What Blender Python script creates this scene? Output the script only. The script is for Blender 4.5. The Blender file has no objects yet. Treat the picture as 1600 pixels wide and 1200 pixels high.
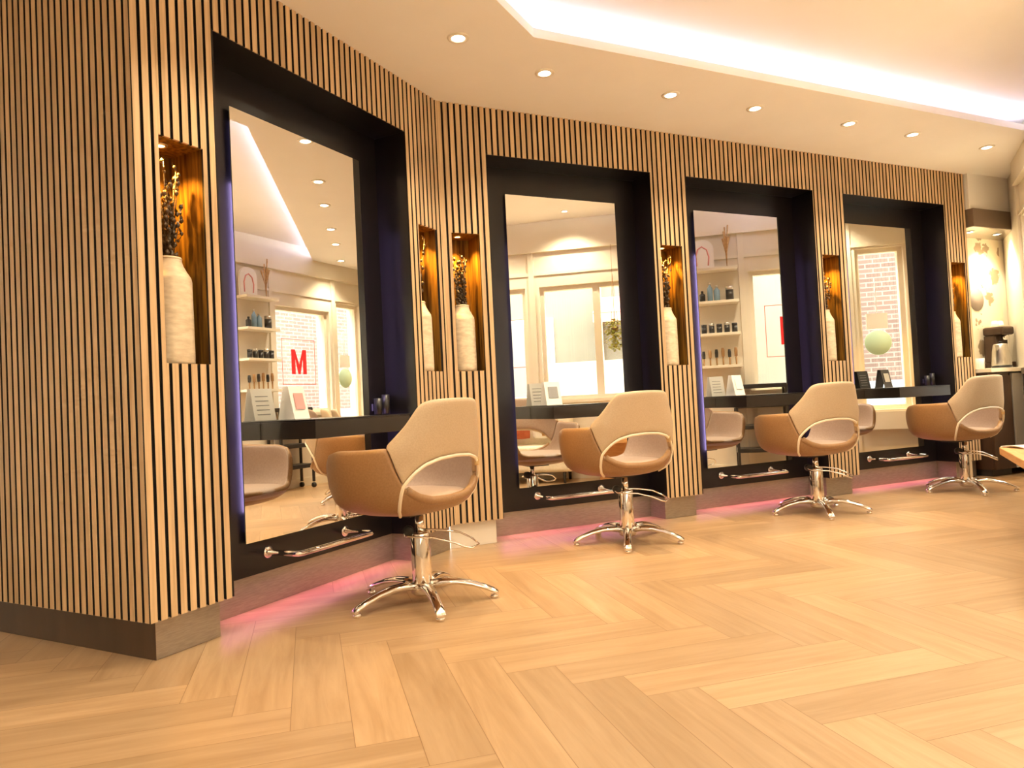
import bpy, bmesh, math, random
from mathutils import Vector, Matrix
C = bpy.context.scene.collection
SC = bpy.context.scene
PI = math.pi
random.seed(7)

# ------------------------------------------------------------------ camera, world, exposure
cam_d = bpy.data.cameras.new('camera'); cam = bpy.data.objects.new('camera', cam_d); C.objects.link(cam)
cam_d.sensor_width = 36.0; cam_d.lens = 36.0*1116.4/1600.0; cam_d.clip_end = 200
ROLL, PITCH, CAMH = .0495, .0269, .87
fwd = Vector((0, math.cos(PITCH), math.sin(PITCH))); upv = Vector((0, -math.sin(PITCH), math.cos(PITCH))); rt = Vector((1, 0, 0))
IR = rt*math.cos(ROLL) - upv*math.sin(ROLL); IU = rt*math.sin(ROLL) + upv*math.cos(ROLL)
m = Matrix((IR, IU, -fwd)).transposed().to_4x4(); m.translation = Vector((0, 0, CAMH))
cam.matrix_world = m
SC.camera = cam
SC.view_settings.view_transform = 'Standard'; SC.view_settings.look = 'None'
SC.view_settings.exposure = 2.17; SC.view_settings.gamma = 1.0; SC.view_settings.use_curve_mapping = False
SC.cycles.use_denoising = True
SC.cycles.max_bounces = 10; SC.cycles.glossy_bounces = 6; SC.cycles.transparent_max_bounces = 12; SC.cycles.diffuse_bounces = 5
SC.cycles.sample_clamp_indirect = 6.0; SC.cycles.caustics_reflective = True; SC.cycles.caustics_refractive = False
W = bpy.data.worlds.new('world'); SC.world = W; W.use_nodes = True
W.node_tree.nodes['Background'].inputs[0].default_value = (1.0, .95, .86, 1)
W.node_tree.nodes['Background'].inputs[1].default_value = 4.2

LIGHT_WARM = (1.0, .83, .57)
# ------------------------------------------------------------------ plan of the room (metres, camera at the origin)
def axis(deg):
    a = math.radians(deg); u = Vector((math.sin(a), math.cos(a), 0)); return u, Vector((-u.y, u.x, 0))
uB, nB = axis(27.52); uC, nC = axis(65.16); uE, nEi = axis(27.5); nE = -nEi
OB, OC, DEP, OE = 2.351, 4.1125, .2234, 1.138
ZC, ZS, ZT, ZM1, ZM0, ZN1, ZN0, ZUP = 2.757, .153, 2.455, 2.272, .304, 1.941, 1.082, 2.90
K = Vector((.201, 3.65, 0))
def isect(n1, o1, n2, o2):
    d = n1.x*n2.y - n1.y*n2.x
    return Vector(((o1*n2.y - o2*n1.y)/d, (n1.x*o2 - n2.x*o1)/d, 0))
rotB = math.atan2(uB.y, uB.x); rotC = math.atan2(uC.y, uC.x)
def P_(w, u, off, z=0):
    a, n, o = (uB, nB, OB) if w == 'B' else ((uC, nC, OC) if w == 'C' else (uE, nE, OE))
    return a*u + n*(o+off) + Vector((0, 0, z))

# ------------------------------------------------------------------ lights of the room and added fill downlights
def spot(loc, energy, size=110, blend=.6, color=LIGHT_WARM, radius=.035, aim=None):
    l = bpy.data.lights.new('downlight_lamp', 'SPOT'); l.energy = energy; l.spot_size = math.radians(size); l.spot_blend = blend
    l.color = color; l.shadow_soft_size = radius
    o = bpy.data.objects.new('downlight_lamp', l); o.location = loc; C.objects.link(o)
    if aim: o.rotation_euler = (Vector(aim)-Vector(loc)).to_track_quat('-Z', 'Y').to_euler()
    return o
def strip(loc, sx, sy, energy, color, direction, along, spread=180):
    """a thin LED strip: rectangle light facing direction, long side along along"""
    l = bpy.data.lights.new('led_strip_lamp', 'AREA'); l.shape = 'RECTANGLE'; l.size = sx; l.size_y = sy; l.energy = energy; l.color = color
    l.spread = math.radians(spread)
    o = bpy.data.objects.new('led_strip_lamp', l); C.objects.link(o)
    z = -Vector(direction).normalized(); x = Vector(along).normalized(); y = z.cross(x)
    mm = Matrix((x, y, z)).transposed().to_4x4(); mm.translation = Vector(loc); o.matrix_world = mm
    return o
ROW = [(-.188, 3.619), (.276, 4.059), (1.086, 4.442), (1.713, 4.722), (2.513, 5.085), (3.131, 5.374), (3.95, 5.759)]
ROW_FILL = [(-.62, 2.55), (-1.30, 1.35), (-1.9, .1)]  # unseen downlights, added as fill for the foreground floor and left wall
INNER = [(2.61, 3.39), (1.25, 2.65), (.55, 1.35), (-.1, .0), (2.0, 2.5)]  # first shows in a mirror; the others are unseen, added for ambient fill
for x, y in ROW: spot((x, y, ZC-.03), 19, 115, 1.0)
for x, y in ROW_FILL: spot((x, y, ZC-.03), 15, 110)
for x, y in INNER: spot((x, y, ZUP-.03), 15, 130)
spot(tuple(P_('C', 7.15, .10, 2.25)), 13, 120)
spot(tuple(P_('C', 6.75, .10, 2.25)), 9, 120)

# ------------------------------------------------------------------ mesh builder
class MB:
    def __init__(s): s.v = []; s.f = []; s.m = []; s.sm = []; s.rnd = []; s.uv = None
    def add(s, verts, faces, mi=0, smooth=False, rnd=0.0):
        b = len(s.v); s.v += [tuple(v) for v in verts]
        for f in faces: s.f.append(tuple(i+b for i in f)); s.m.append(mi); s.sm.append(smooth); s.rnd.append(rnd)
        return s
    def box(s, x0, x1, y0, y1, z0, z1, mi=0, rnd=0.0):
        return s.add([(x0,y0,z0),(x1,y0,z0),(x1,y1,z0),(x0,y1,z0),(x0,y0,z1),(x1,y0,z1),(x1,y1,z1),(x0,y1,z1)],
                     [(0,3,2,1),(4,5,6,7),(0,1,5,4),(1,2,6,5),(2,3,7,6),(3,0,4,7)], mi, False, rnd)
    def prism(s, pts, z0, z1, mi=0):
        n = len(pts); vs = [(p[0],p[1],z0) for p in pts]+[(p[0],p[1],z1) for p in pts]
        fs = [tuple(range(n))[::-1], tuple(range(n,2*n))]+[(i,(i+1)%n,n+(i+1)%n,n+i) for i in range(n)]
        return s.add(vs, fs, mi)
    def lathe(s, prof, c=(0,0,0), seg=24, mi=0, smooth=True, axis='z'):
        vs = []; fs = []; n = len(prof)
        for k in range(seg):
            a = 2*PI*k/seg
            for r, h in prof:
                p = (r*math.cos(a), r*math.sin(a), h)
                if axis == 'y': p = (p[0], h, p[1])
                if axis == 'x': p = (h, p[0], p[1])
                vs.append((c[0]+p[0], c[1]+p[1], c[2]+p[2]))
        for k in range(seg):
            for i in range(n-1):
                a, b = k*n+i, ((k+1)%seg)*n+i
                fs.append((a, b, b+1, a+1))
        if prof[0][0] > 1e-6: fs.append(tuple(k*n for k in range(seg))[::-1])
        if prof[-1][0] > 1e-6: fs.append(tuple(k*n+n-1 for k in range(seg)))
        return s.add(vs, fs, mi, smooth)
    def tube(s, path, r, seg=10, closed=False, mi=0, flat=1.0):
        path = [Vector(p) for p in path]; n = len(path); rs = r if isinstance(r, (list, tuple)) else [r]*n
        vs = []; fs = []; prev = None
        for i, p in enumerate(path):
            if closed: t = path[(i+1)%n]-path[i-1]
            else: t = path[min(i+1,n-1)]-path[max(i-1,0)]
            t.normalize()
            a = prev if prev is not None else (Vector((0,0,1)) if abs(t.z) < .9 else Vector((1,0,0)))
            a = a - t*a.dot(t); a.normalize(); prev = a; b = t.cross(a)
            for k in range(seg):
                w = 2*PI*k/seg; vs.append(p + (a*math.cos(w)*flat + b*math.sin(w))*rs[i])
        for i in range(n if closed else n-1):
            for k in range(seg):
                j = (i+1)%n; fs.append((i*seg+k, i*seg+(k+1)%seg, j*seg+(k+1)%seg, j*seg+k))
        if not closed: fs += [tuple(range(seg))[::-1], tuple((n-1)*seg+k for k in range(seg))]
        return s.add(vs, fs, mi, True)
    def grid(s, fn, nu, nv, wrap=False, mi=0):
        vs = [fn(i/(nu if wrap else nu-1), j/(nv-1)) for i in range(nu) for j in range(nv)]; fs = []
        for i in range(nu if wrap else nu-1):
            for j in range(nv-1):
                a = i*nv+j; b = ((i+1)%nu)*nv+j; fs.append((a, b, b+1, a+1))
        return s.add(vs, fs, mi, True)
    def build(s, name, mat, parent=None, loc=(0,0,0), rotz=0, kind=None, bevel=0, solid=0, subd=0, seg=2):
        me = bpy.data.meshes.new(name); me.from_pydata(s.v, [], s.f)
        for mm in (mat if isinstance(mat, (list, tuple)) else [mat]): me.materials.append(mm)
        for i, p in enumerate(me.polygons): p.material_index = s.m[i]; p.use_smooth = s.sm[i]
        if any(s.rnd):
            at = me.attributes.new('rnd', 'FLOAT', 'FACE')
            for i, r in enumerate(s.rnd): at.data[i].value = r
        if s.uv:
            ul = me.uv_layers.new(name='UVMap')
            for i, w in enumerate(s.uv): ul.data[i].uv = w
        me.update()
        o = bpy.data.objects.new(name, me); C.objects.link(o); o.location = loc; o.rotation_euler = (0,0,rotz)
        if parent is not None: o.parent = parent
        if kind: o['kind'] = kind
        if solid:
            md = o.modifiers.new('solid', 'SOLIDIFY'); md.thickness = solid; md.offset = -1; md.material_offset = 1 if isinstance(mat, (list, tuple)) and len(mat) > 1 else 0
            md.use_even_offset = False
        if bevel:
            md = o.modifiers.new('bevel', 'BEVEL'); md.width = bevel; md.segments = seg; md.limit_method = 'ANGLE'; md.angle_limit = math.radians(40)
        if subd:
            md = o.modifiers.new('sub', 'SUBSURF'); md.levels = subd; md.render_levels = subd
        return o
def thing(name, label, cat, loc=(0,0,0), rotz=0, group=None):
    o = bpy.data.objects.new(name, None); C.objects.link(o); o.location = loc; o.rotation_euler = (0,0,rotz)
    o['label'] = label; o['category'] = cat
    if group: o['group'] = group
    o.empty_display_size = .1
    return o
def tag(o, label, cat, group=None):
    o['label'] = label; o['category'] = cat
    if group: o['group'] = group
    return o
def copy_tree(root, label=None, loc=None, rotz=None):
    r = root.copy(); C.objects.link(r)
    if label: r['label'] = label
    if loc is not None: r.location = loc
    if rotz is not None: r.rotation_euler = (0, 0, rotz)
    for ch in [o for o in bpy.data.objects if o.parent == root]:
        c = ch.copy(); C.objects.link(c); c.parent = r
        for g in [o for o in bpy.data.objects if o.parent == ch]:
            d = g.copy(); C.objects.link(d); d.parent = c
    return r

# ------------------------------------------------------------------ materials
def mat(name, color=(.8,.8,.8), rough=.5, metal=0.0, spec=None, emit=None, es=1.0, coat=0.0, alpha=None):
    mt = bpy.data.materials.new(name); mt.use_nodes = True; b = mt.node_tree.nodes['Principled BSDF']
    b.inputs['Base Color'].default_value = (*color, 1); b.inputs['Roughness'].default_value = rough; b.inputs['Metallic'].default_value = metal
    if spec is not None: b.inputs['Specular IOR Level'].default_value = spec
    if coat: b.inputs['Coat Weight'].default_value = coat; b.inputs['Coat Roughness'].default_value = .08
    if emit: b.inputs['Emission Color'].default_value = (*emit, 1); b.inputs['Emission Strength'].default_value = es
    return mt
def N(mt, t, **kw):
    n = mt.node_tree.nodes.new(t)
    for k, v in kw.items(): setattr(n, k, v)
    return n
def L(mt, a, b): mt.node_tree.links.new(a, b)
def noise_mat(name, c1, c2, scale=(1,1,1), nscale=5, rough=.5, detail=6, lo=.35, hi=.65, bump=0.0, metal=0.0, coat=0.0, coord='Object', rnd=0.0, spec=None):
    mt = mat(name, c1, rough, metal, coat=coat, spec=spec); b = mt.node_tree.nodes['Principled BSDF']
    tc = N(mt, 'ShaderNodeTexCoord'); mp = N(mt, 'ShaderNodeMapping'); mp.inputs['Scale'].default_value = scale
    L(mt, tc.outputs[coord], mp.inputs['Vector'])
    nz = N(mt, 'ShaderNodeTexNoise'); nz.noise_dimensions = '4D' if rnd else '3D'; nz.inputs['Scale'].default_value = nscale; nz.inputs['Detail'].default_value = detail
    L(mt, mp.outputs[0], nz.inputs['Vector'])
    rp = N(mt, 'ShaderNodeValToRGB'); rp.color_ramp.elements[0].color = (*c1, 1); rp.color_ramp.elements[1].color = (*c2, 1)
    rp.color_ramp.elements[0].position = lo; rp.color_ramp.elements[1].position = hi
    L(mt, nz.outputs['Fac'], rp.inputs[0]); out = rp.outputs[0]
    if rnd:
        at = N(mt, 'ShaderNodeAttribute', attribute_name='rnd')
        ml = N(mt, 'ShaderNodeMath', operation='MULTIPLY'); ml.inputs[1].default_value = 37.0; L(mt, at.outputs['Fac'], ml.inputs[0]); L(mt, ml.outputs[0], nz.inputs['W'])
        mr = N(mt, 'ShaderNodeMapRange'); mr.inputs['To Min'].default_value = 1-rnd; mr.inputs['To Max'].default_value = 1+rnd*.6; L(mt, at.outputs['Fac'], mr.inputs['Value'])
        hs = N(mt, 'ShaderNodeHueSaturation'); L(mt, mr.outputs[0], hs.inputs['Value']); L(mt, out, hs.inputs['Color']); out = hs.outputs[0]
    L(mt, out, b.inputs['Base Color'])
    if bump:
        bp = N(mt, 'ShaderNodeBump'); bp.inputs['Strength'].default_value = bump; bp.inputs['Distance'].default_value = .004
        L(mt, nz.outputs['Fac'], bp.inputs['Height']); L(mt, bp.outputs[0], b.inputs['Normal'])
    return mt
M = {}
M['ceiling'] = noise_mat('ceiling_paint', (.90,.88,.84), (.92,.90,.86), nscale=3, rough=.8)
M['wall'] = noise_mat('white_wall_paint', (.78,.72,.60), (.82,.76,.65), nscale=2, rough=.7)
M['frame'] = noise_mat('cream_window_paint', (.80,.74,.60), (.84,.78,.66), nscale=2, rough=.45)
M['slat'] = noise_mat('oak_slat', (.50,.335,.18), (.66,.46,.26), scale=(14,14,.55), nscale=5, rough=.5, detail=8, rnd=.16, bump=.1)
M['felt'] = mat('black_felt', (.012,.008,.006), .9)
M['black'] = noise_mat('black_laminate', (.007,.005,.006), (.010,.008,.009), scale=(1,1,.2), nscale=6, rough=.28, coat=.0)
M['console'] = mat('console_dark', (.022,.017,.013), .3)
M['plinth'] = noise_mat('brushed_bronze_plinth', (.36,.32,.27), (.44,.39,.33), scale=(6,6,60), nscale=4, rough=.34, metal=.75)
M['plinth_glare'] = mat('plinth_painted_glare', (.86,.80,.70), .35)  # metal plinth piece made pale: its bright reflection is put into the colour
M['chrome'] = mat('chrome', (.86,.83,.78), .07, 1.0)
M['satin'] = mat('satin_steel', (.42,.40,.37), .45, .35)
M['steel'] = noise_mat('brushed_steel', (.55,.52,.48), (.66,.63,.58), scale=(40,40,.6), nscale=5, rough=.3, metal=1.0)
M['mirror'] = mat('mirror_silver', (.93,.93,.90), .0, 1.0)
M['mirror_edge'] = mat('mirror_edge', (.25,.28,.24), .15, .3)
M['cream'] = noise_mat('cream_upholstery', (.47,.35,.225), (.52,.39,.255), nscale=160, rough=.55, bump=.12)
M['tan'] = noise_mat('tan_leather', (.27,.145,.06), (.31,.17,.075), nscale=120, rough=.42, bump=.1)
M['blush'] = noise_mat('blush_leather', (.42,.31,.25), (.46,.345,.28), nscale=90, rough=.5, bump=.08)
M['piping'] = mat('pale_piping', (.78,.68,.52), .5)
M['brass'] = mat('brass_clip', (.75,.55,.28), .3, .8)
M['rubber'] = mat('black_rubber', (.02,.018,.016), .6)
M['vase'] = noise_mat('cream_vase', (.62,.50,.34), (.78,.66,.48), scale=(1,1,3), nscale=18, rough=.7, bump=.5, detail=8)
M['dried'] = noise_mat('dark_dried_flower', (.035,.022,.012), (.10,.065,.03), nscale=40, rough=.45)
M['niche'] = noise_mat('dark_stained_wood', (.05,.02,.003), (.22,.11,.014), scale=(18,18,1.0), nscale=3, rough=.6, detail=8, spec=.15)
M['bulb'] = mat('lamp_disc', (1,1,1), .5, emit=(1.0,.86,.62), es=8)
M['bulb_amber'] = mat('amber_lamp_disc', (1,1,1), .5, emit=(1.0,.55,.14), es=9)
M['trim'] = mat('white_trim_ring', (.85,.80,.70), .4)
M['led_white'] = mat('white_led', (1,1,1), .5, emit=(.80,.74,1.0), es=1.0)
M['led_violet'] = mat('violet_led', (1,1,1), .5, emit=(.52,.38,1.0), es=.5)
M['white'] = mat('white_lacquer', (.84,.82,.78), .3)
M['paper'] = mat('paper', (.85,.83,.80), .6)
M['acrylic'] = mat('frosted_acrylic', (.80,.80,.78), .12); M['acrylic'].node_tree.nodes['Principled BSDF'].inputs['Transmission Weight'].default_value = .55
M['grey'] = mat('grey_ink', (.30,.30,.30), .6)
M['pink'] = mat('pink_print', (.80,.36,.34), .6)
M['red'] = mat('red_vinyl', (.85,.02,.03), .5)
M['redline'] = mat('red_line_vinyl', (.80,.16,.13), .5)
M['blue'] = mat('pale_blue_bottle', (.22,.36,.50), .15)
M['dark'] = mat('dark_product_plastic', (.03,.028,.028), .3)
M['amberwood'] = mat('amber_wood', (.42,.24,.10), .5)
M['wood'] = noise_mat('orange_oak', (.60,.30,.10), (.72,.40,.16), scale=(2,20,20), nscale=3, rough=.4)
M['pampas'] = noise_mat('dried_grass', (.50,.30,.12), (.65,.42,.20), nscale=30, rough=.8)
M['green'] = noise_mat('yellow_green_leaf', (.34,.36,.04), (.50,.46,.08), nscale=12, rough=.6)
M['rust'] = noise_mat('rust_velvet', (.42,.09,.035), (.56,.15,.06), nscale=8, rough=.8)
M['sofa'] = noise_mat('cream_sofa', (.74,.66,.50), (.80,.72,.56), nscale=60, rough=.7)
M['brown'] = noise_mat('dark_laminate_and_plinth_shade', (.045,.022,.012), (.07,.036,.02), scale=(1,1,.2), nscale=10, rough=.35)
M['taupe'] = mat('taupe_bulkhead', (.20,.145,.105), .4)
M['worktop'] = mat('pale_worktop', (.82,.76,.64), .3)
M['kitchen_white'] = mat('white_gloss', (.9,.88,.84), .2)
M['salmon'] = mat('salmon_awning', (.85,.28,.20), .8)
M['mint'] = mat('pale_mint_disc', (.52,.74,.60), .5)
M['street_wall'] = noise_mat('pale_facade', (.13,.123,.095), (.145,.138,.11), nscale=1, rough=.9)
M['street_grey'] = mat('blue_grey_base', (.20,.23,.26), .8)
M['pave'] = noise_mat('pale_paving', (.30,.29,.26), (.36,.34,.31), nscale=3, rough=.9)
M['glassdark'] = mat('dark_window_glass', (.16,.17,.17), .2)
def glass():
    mt = bpy.data.materials.new('window_glass'); mt.use_nodes = True; nt = mt.node_tree; nt.nodes.clear()
    o = N(mt, 'ShaderNodeOutputMaterial'); t = N(mt, 'ShaderNodeBsdfTransparent'); g = N(mt, 'ShaderNodeBsdfGlossy'); g.inputs['Roughness'].default_value = .02
    t.inputs[0].default_value = (.96,.98,.97,1)
    f = N(mt, 'ShaderNodeFresnel'); ge = N(mt, 'ShaderNodeNewGeometry'); mrr = N(mt, 'ShaderNodeMapRange'); mrr.inputs['To Min'].default_value = 1.35; mrr.inputs['To Max'].default_value = 1/1.35; L(mt, ge.outputs['Backfacing'], mrr.inputs['Value']); L(mt, mrr.outputs[0], f.inputs[0]); mx = N(mt, 'ShaderNodeMixShader')
    L(mt, f.outputs[0], mx.inputs[0]); L(mt, t.outputs[0], mx.inputs[1]); L(mt, g.outputs[0], mx.inputs[2]); L(mt, mx.outputs[0], o.inputs[0]); return mt
M['glass'] = glass()
def film():
    mt = bpy.data.materials.new('frosted_film'); mt.use_nodes = True; nt = mt.node_tree; nt.nodes.clear()
    o = N(mt, 'ShaderNodeOutputMaterial'); a = N(mt, 'ShaderNodeBsdfTranslucent'); a.inputs[0].default_value = (.93,.97,.98,1)
    d = N(mt, 'ShaderNodeBsdfDiffuse'); d.inputs[0].default_value = (.9,.93,.94,1); mx = N(mt, 'ShaderNodeMixShader'); mx.inputs[0].default_value = .25
    L(mt, a.outputs[0], mx.inputs[1]); L(mt, d.outputs[0], mx.inputs[2]); L(mt, mx.outputs[0], o.inputs[0]); return mt
M['film'] = film()
def brick():
    mt = mat('pink_brick', (.6,.4,.3), .9); b = mt.node_tree.nodes['Principled BSDF']
    tc = N(mt, 'ShaderNodeTexCoord'); sp = N(mt, 'ShaderNodeSeparateXYZ'); cb = N(mt, 'ShaderNodeCombineXYZ'); L(mt, tc.outputs['Object'], sp.inputs[0])
    L(mt, sp.outputs['X'], cb.inputs['X']); L(mt, sp.outputs['Z'], cb.inputs['Y'])
    br = N(mt, 'ShaderNodeTexBrick'); br.inputs['Scale'].default_value = 1.0; br.inputs['Brick Width'].default_value = .26; br.inputs['Row Height'].default_value = .085
    br.inputs['Mortar Size'].default_value = .011; br.inputs['Color1'].default_value = (.072,.042,.033,1); br.inputs['Color2'].default_value = (.092,.060,.048,1); br.inputs['Mortar'].default_value = (.125,.108,.095,1)
    L(mt, cb.outputs[0], br.inputs['Vector']); L(mt, br.outputs[0], b.inputs['Base Color']); return mt
M['brick'] = brick()
def floor_mat():
    mt = mat('oak_herringbone', (.6,.4,.2), .34); b = mt.node_tree.nodes['Principled BSDF']
    uv = N(mt, 'ShaderNodeUVMap'); at = N(mt, 'ShaderNodeAttribute', attribute_name='rnd')
    mp = N(mt, 'ShaderNodeMapping'); mp.inputs['Scale'].default_value = (9, .75, 1); L(mt, uv.outputs[0], mp.inputs[0])
    ml = N(mt, 'ShaderNodeMath', operation='MULTIPLY'); ml.inputs[1].default_value = 61; L(mt, at.outputs['Fac'], ml.inputs[0])
    nz = N(mt, 'ShaderNodeTexNoise'); nz.noise_dimensions = '4D'; nz.inputs['Scale'].default_value = 2.2; nz.inputs['Detail'].default_value = 9; nz.inputs['Roughness'].default_value = .62; nz.inputs['Distortion'].default_value = .9
    L(mt, mp.outputs[0], nz.inputs['Vector']); L(mt, ml.outputs[0], nz.inputs['W'])
    rp = N(mt, 'ShaderNodeValToRGB'); e = rp.color_ramp.elements; e[0].position = .33; e[0].color = (.345,.215,.108,1); e[1].position = .68; e[1].color = (.455,.305,.172,1)
    L(mt, nz.outputs['Fac'], rp.inputs[0])
    mr = N(mt, 'ShaderNodeMapRange'); mr.inputs['To Min'].default_value = .86; mr.inputs['To Max'].default_value = 1.13; L(mt, at.outputs['Fac'], mr.inputs['Value'])
    hs = N(mt, 'ShaderNodeHueSaturation'); L(mt, mr.outputs[0], hs.inputs['Value']); L(mt, rp.outputs[0], hs.inputs['Color'])
    sp = N(mt, 'ShaderNodeSeparateXYZ'); L(mt, uv.outputs[0], sp.inputs[0])
    def edge(sock, size):
        a = N(mt, 'ShaderNodeMath', operation='SUBTRACT'); a.inputs[0].default_value = size; L(mt, sock, a.inputs[1])
        c = N(mt, 'ShaderNodeMath', operation='MINIMUM'); L(mt, sock, c.inputs[0]); L(mt, a.outputs[0], c.inputs[1]); return c.outputs[0]
    mn = N(mt, 'ShaderNodeMath', operation='MINIMUM'); L(mt, edge(sp.outputs['X'], .166), mn.inputs[0]); L(mt, edge(sp.outputs['Y'], .83), mn.inputs[1])
    lt = N(mt, 'ShaderNodeMath', operation='LESS_THAN'); lt.inputs[1].default_value = .0011; L(mt, mn.outputs[0], lt.inputs[0])
    mx = N(mt, 'ShaderNodeMix', data_type='RGBA'); L(mt, lt.outputs[0], mx.inputs[0]); L(mt, hs.outputs[0], mx.inputs[6]); mx.inputs[7].default_value = (.22,.12,.05,1)
    L(mt, mx.outputs[2], b.inputs['Base Color'])
    bp = N(mt, 'ShaderNodeBump'); bp.inputs['Strength'].default_value = .08; bp.inputs['Distance'].default_value = .002; L(mt, nz.outputs['Fac'], bp.inputs['Height']); L(mt, bp.outputs[0], b.inputs['Normal'])
    return mt
M['floor'] = floor_mat()

# ------------------------------------------------------------------ floor: herringbone planks
def build_floor():
    w = .166; a = math.radians(164.0); Q = Vector((-math.sin(a), -math.cos(a), 0)); P = Vector((Q.y, -Q.x, 0))
    mb = MB(); uvs = []; rng = random.Random(3)
    for i in range(-90, 90):
        for j in range(-16, 17):
            k = i+5*j; tq = 16.6-i+5*j       # plank along Q, then its partner along P
            for kind in (0, 1):
                if kind == 0: p0, p1, q0, q1 = k+.5, k+1.5, tq-5, tq
                else: p0, p1, q0, q1 = k+1.5, k+6.5, tq-1, tq
                c = P*((p0+p1)/2*w)+Q*((q0+q1)/2*w)
                if not (-6 < c.x < 8 and -3.6 < c.y < 9): continue
                pts = [P*(x*w)+Q*(y*w) for x, y in ((p0,q0),(p1,q0),(p1,q1),(p0,q1))]
                mb.add(pts, [(0,1,2,3)], 0, False, rng.uniform(.01,1))
                uvs += ([(0,0),(w,0),(w,5*w),(0,5*w)] if kind == 0 else [(0,0),(0,5*w),(w,5*w),(w,0)])
    mb.uv = uvs
    o = mb.build('floor', M['floor'], kind='structure'); return o
build_floor()
MB().box(-6.2, 8.2, -3.8, 9.2, -.12, -.004).build('floor_slab', M['wall'], kind='structure')

# ------------------------------------------------------------------ slat walls
PITCH_S, SW, ST = .0412, .0275, .011
def rects(u0, u1, z0, z1, holes):
    us = sorted({u0, u1, *[h[0] for h in holes], *[h[1] for h in holes]}); us = [u for u in us if u0 <= u <= u1]
    out = []
    for a, b in zip(us, us[1:]):
        cuts = sorted((h[2], h[3]) for h in holes if h[0] <= a+1e-6 and h[1] >= b-1e-6); z = z0
        for c, d in cuts:
            if c > z: out.append((a, b, z, c))
            z = max(z, d)
        if z < z1: out.append((a, b, z, z1))
    return out
def slat(sl, a, b, z0, z1, rnd):     # veneered front, black-dyed core at the sides
    c = .0012
    sl.add([(a,c,z0),(a+c,0,z0),(b-c,0,z0),(b,c,z0),(a,c,z1),(a+c,0,z1),(b-c,0,z1),(b,c,z1)], [(0,1,5,4),(1,2,6,5),(2,3,7,6)], 0, False, rnd)
    sl.add([(a,c,z0),(b,c,z0),(b,ST,z0),(a,ST,z0),(a,c,z1),(b,c,z1),(b,ST,z1),(a,ST,z1)], [(0,4,7,3),(1,2,6,5)], 1, False, .5)
    sl.add([(a,c,z0),(a+c,0,z0),(b-c,0,z0),(b,c,z0),(b,ST,z0),(a,ST,z0)], [(0,5,4,3,2,1)], 0, False, rnd)
    sl.add([(a,c,z1),(a+c,0,z1),(b-c,0,z1),(b,c,z1),(b,ST,z1),(a,ST,z1)], [(0,1,2,3,4,5)], 0, False, rnd)
def slat_wall(name, loc, rotz, u0, u1, z1, holes, body_depth, phase=None, back_from=ST, zs=ZS, bstart=0, bend=0):
    body = MB()
    for a, b, c, d in rects(u0+bstart, u1-bend, zs, z1, holes): body.box(a, b, back_from, body_depth, c, d)
    w = body.build(name, M['felt'], loc=loc, rotz=rotz, kind='structure')
    rng = random.Random(hash(name) % 999 if False else len(name)*13+int(u1*10))
    sl = MB(); u = (u0 if phase is None else phase)
    while u - PITCH_S > u0: u -= PITCH_S
    while u < u1-.004:
        a0, b0 = max(u, u0), min(u+SW, u1)
        if b0-a0 > .004:
            segs = [(a0, b0)]
            edges = sorted(e for h in holes for e in h[:2] if a0+.002 < e < b0-.002)
            if edges: segs = [(a0, edges[0]), (edges[0], b0)]
            rnd = rng.uniform(.01, 1)
            for sa, sb in segs:
                mid = (sa+sb)/2; z = zs-.002
                for h2, h3 in sorted((h[2], h[3]) for h in holes if h[0] < mid < h[1]):
                    if h2 > z+.01: slat(sl, sa, sb, z, h2, rnd)
                    z = max(z, h3)
                if z < z1-.01: slat(sl, sa, sb, z, z1, rnd)
        u += PITCH_S
    o = sl.build('oak_slats', [M['slat'], M['felt']], w); o['label'] = 'vertical oak slats'
    return w
def wall_origin(w): return (nB*OB) if w == 'B' else (nC*OC)
b_start = 1.6549
pBC = isect(nB, OB, nC, OC); b_end = pBC.dot(uB); c_start = pBC.dot(uC); c_end = 6.55
BO = [(2.0249, 3.3427)]; BN = [(1.7553, 1.9515), (3.4339, 3.6226)]
CO = [(1.8032, 3.0592), (3.3758, 4.6352), (4.9691, 6.2417)]; CN = [(1.5437, 1.7289), (3.1178, 3.3048), (4.7019, 4.8961), (6.2935, 6.4871)]
holesB = [(a, b, 0, ZT) for a, b in BO] + [(a, b, ZN0, ZN1) for a, b in BN]
holesC = [(a, b, 0, ZT) for a, b in CO] + [(a, b, ZN0, ZN1) for a, b in CN]
wallB = slat_wall('wall_left_front', nB*OB, rotB, b_start, b_end, ZC, holesB, .34, bstart=ST+.001)
wallC = slat_wall('wall_back', nC*OC, rotC, c_start, c_end, ZC, holesC, .34)
# side wall A, running back towards the camera's left from the outer corner
cor = uB*b_start + nB*OB
uA = nB.copy(); LA = 3.4
wallA = slat_wall('wall_left', cor, math.atan2(uA.y, uA.x)+PI, -LA, -.0005, ZC, [], .085, bend=ST, phase=-PITCH_S*82+.006)
wallA.rotation_euler = (0, 0, math.atan2(-uA.y, -uA.x))
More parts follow.
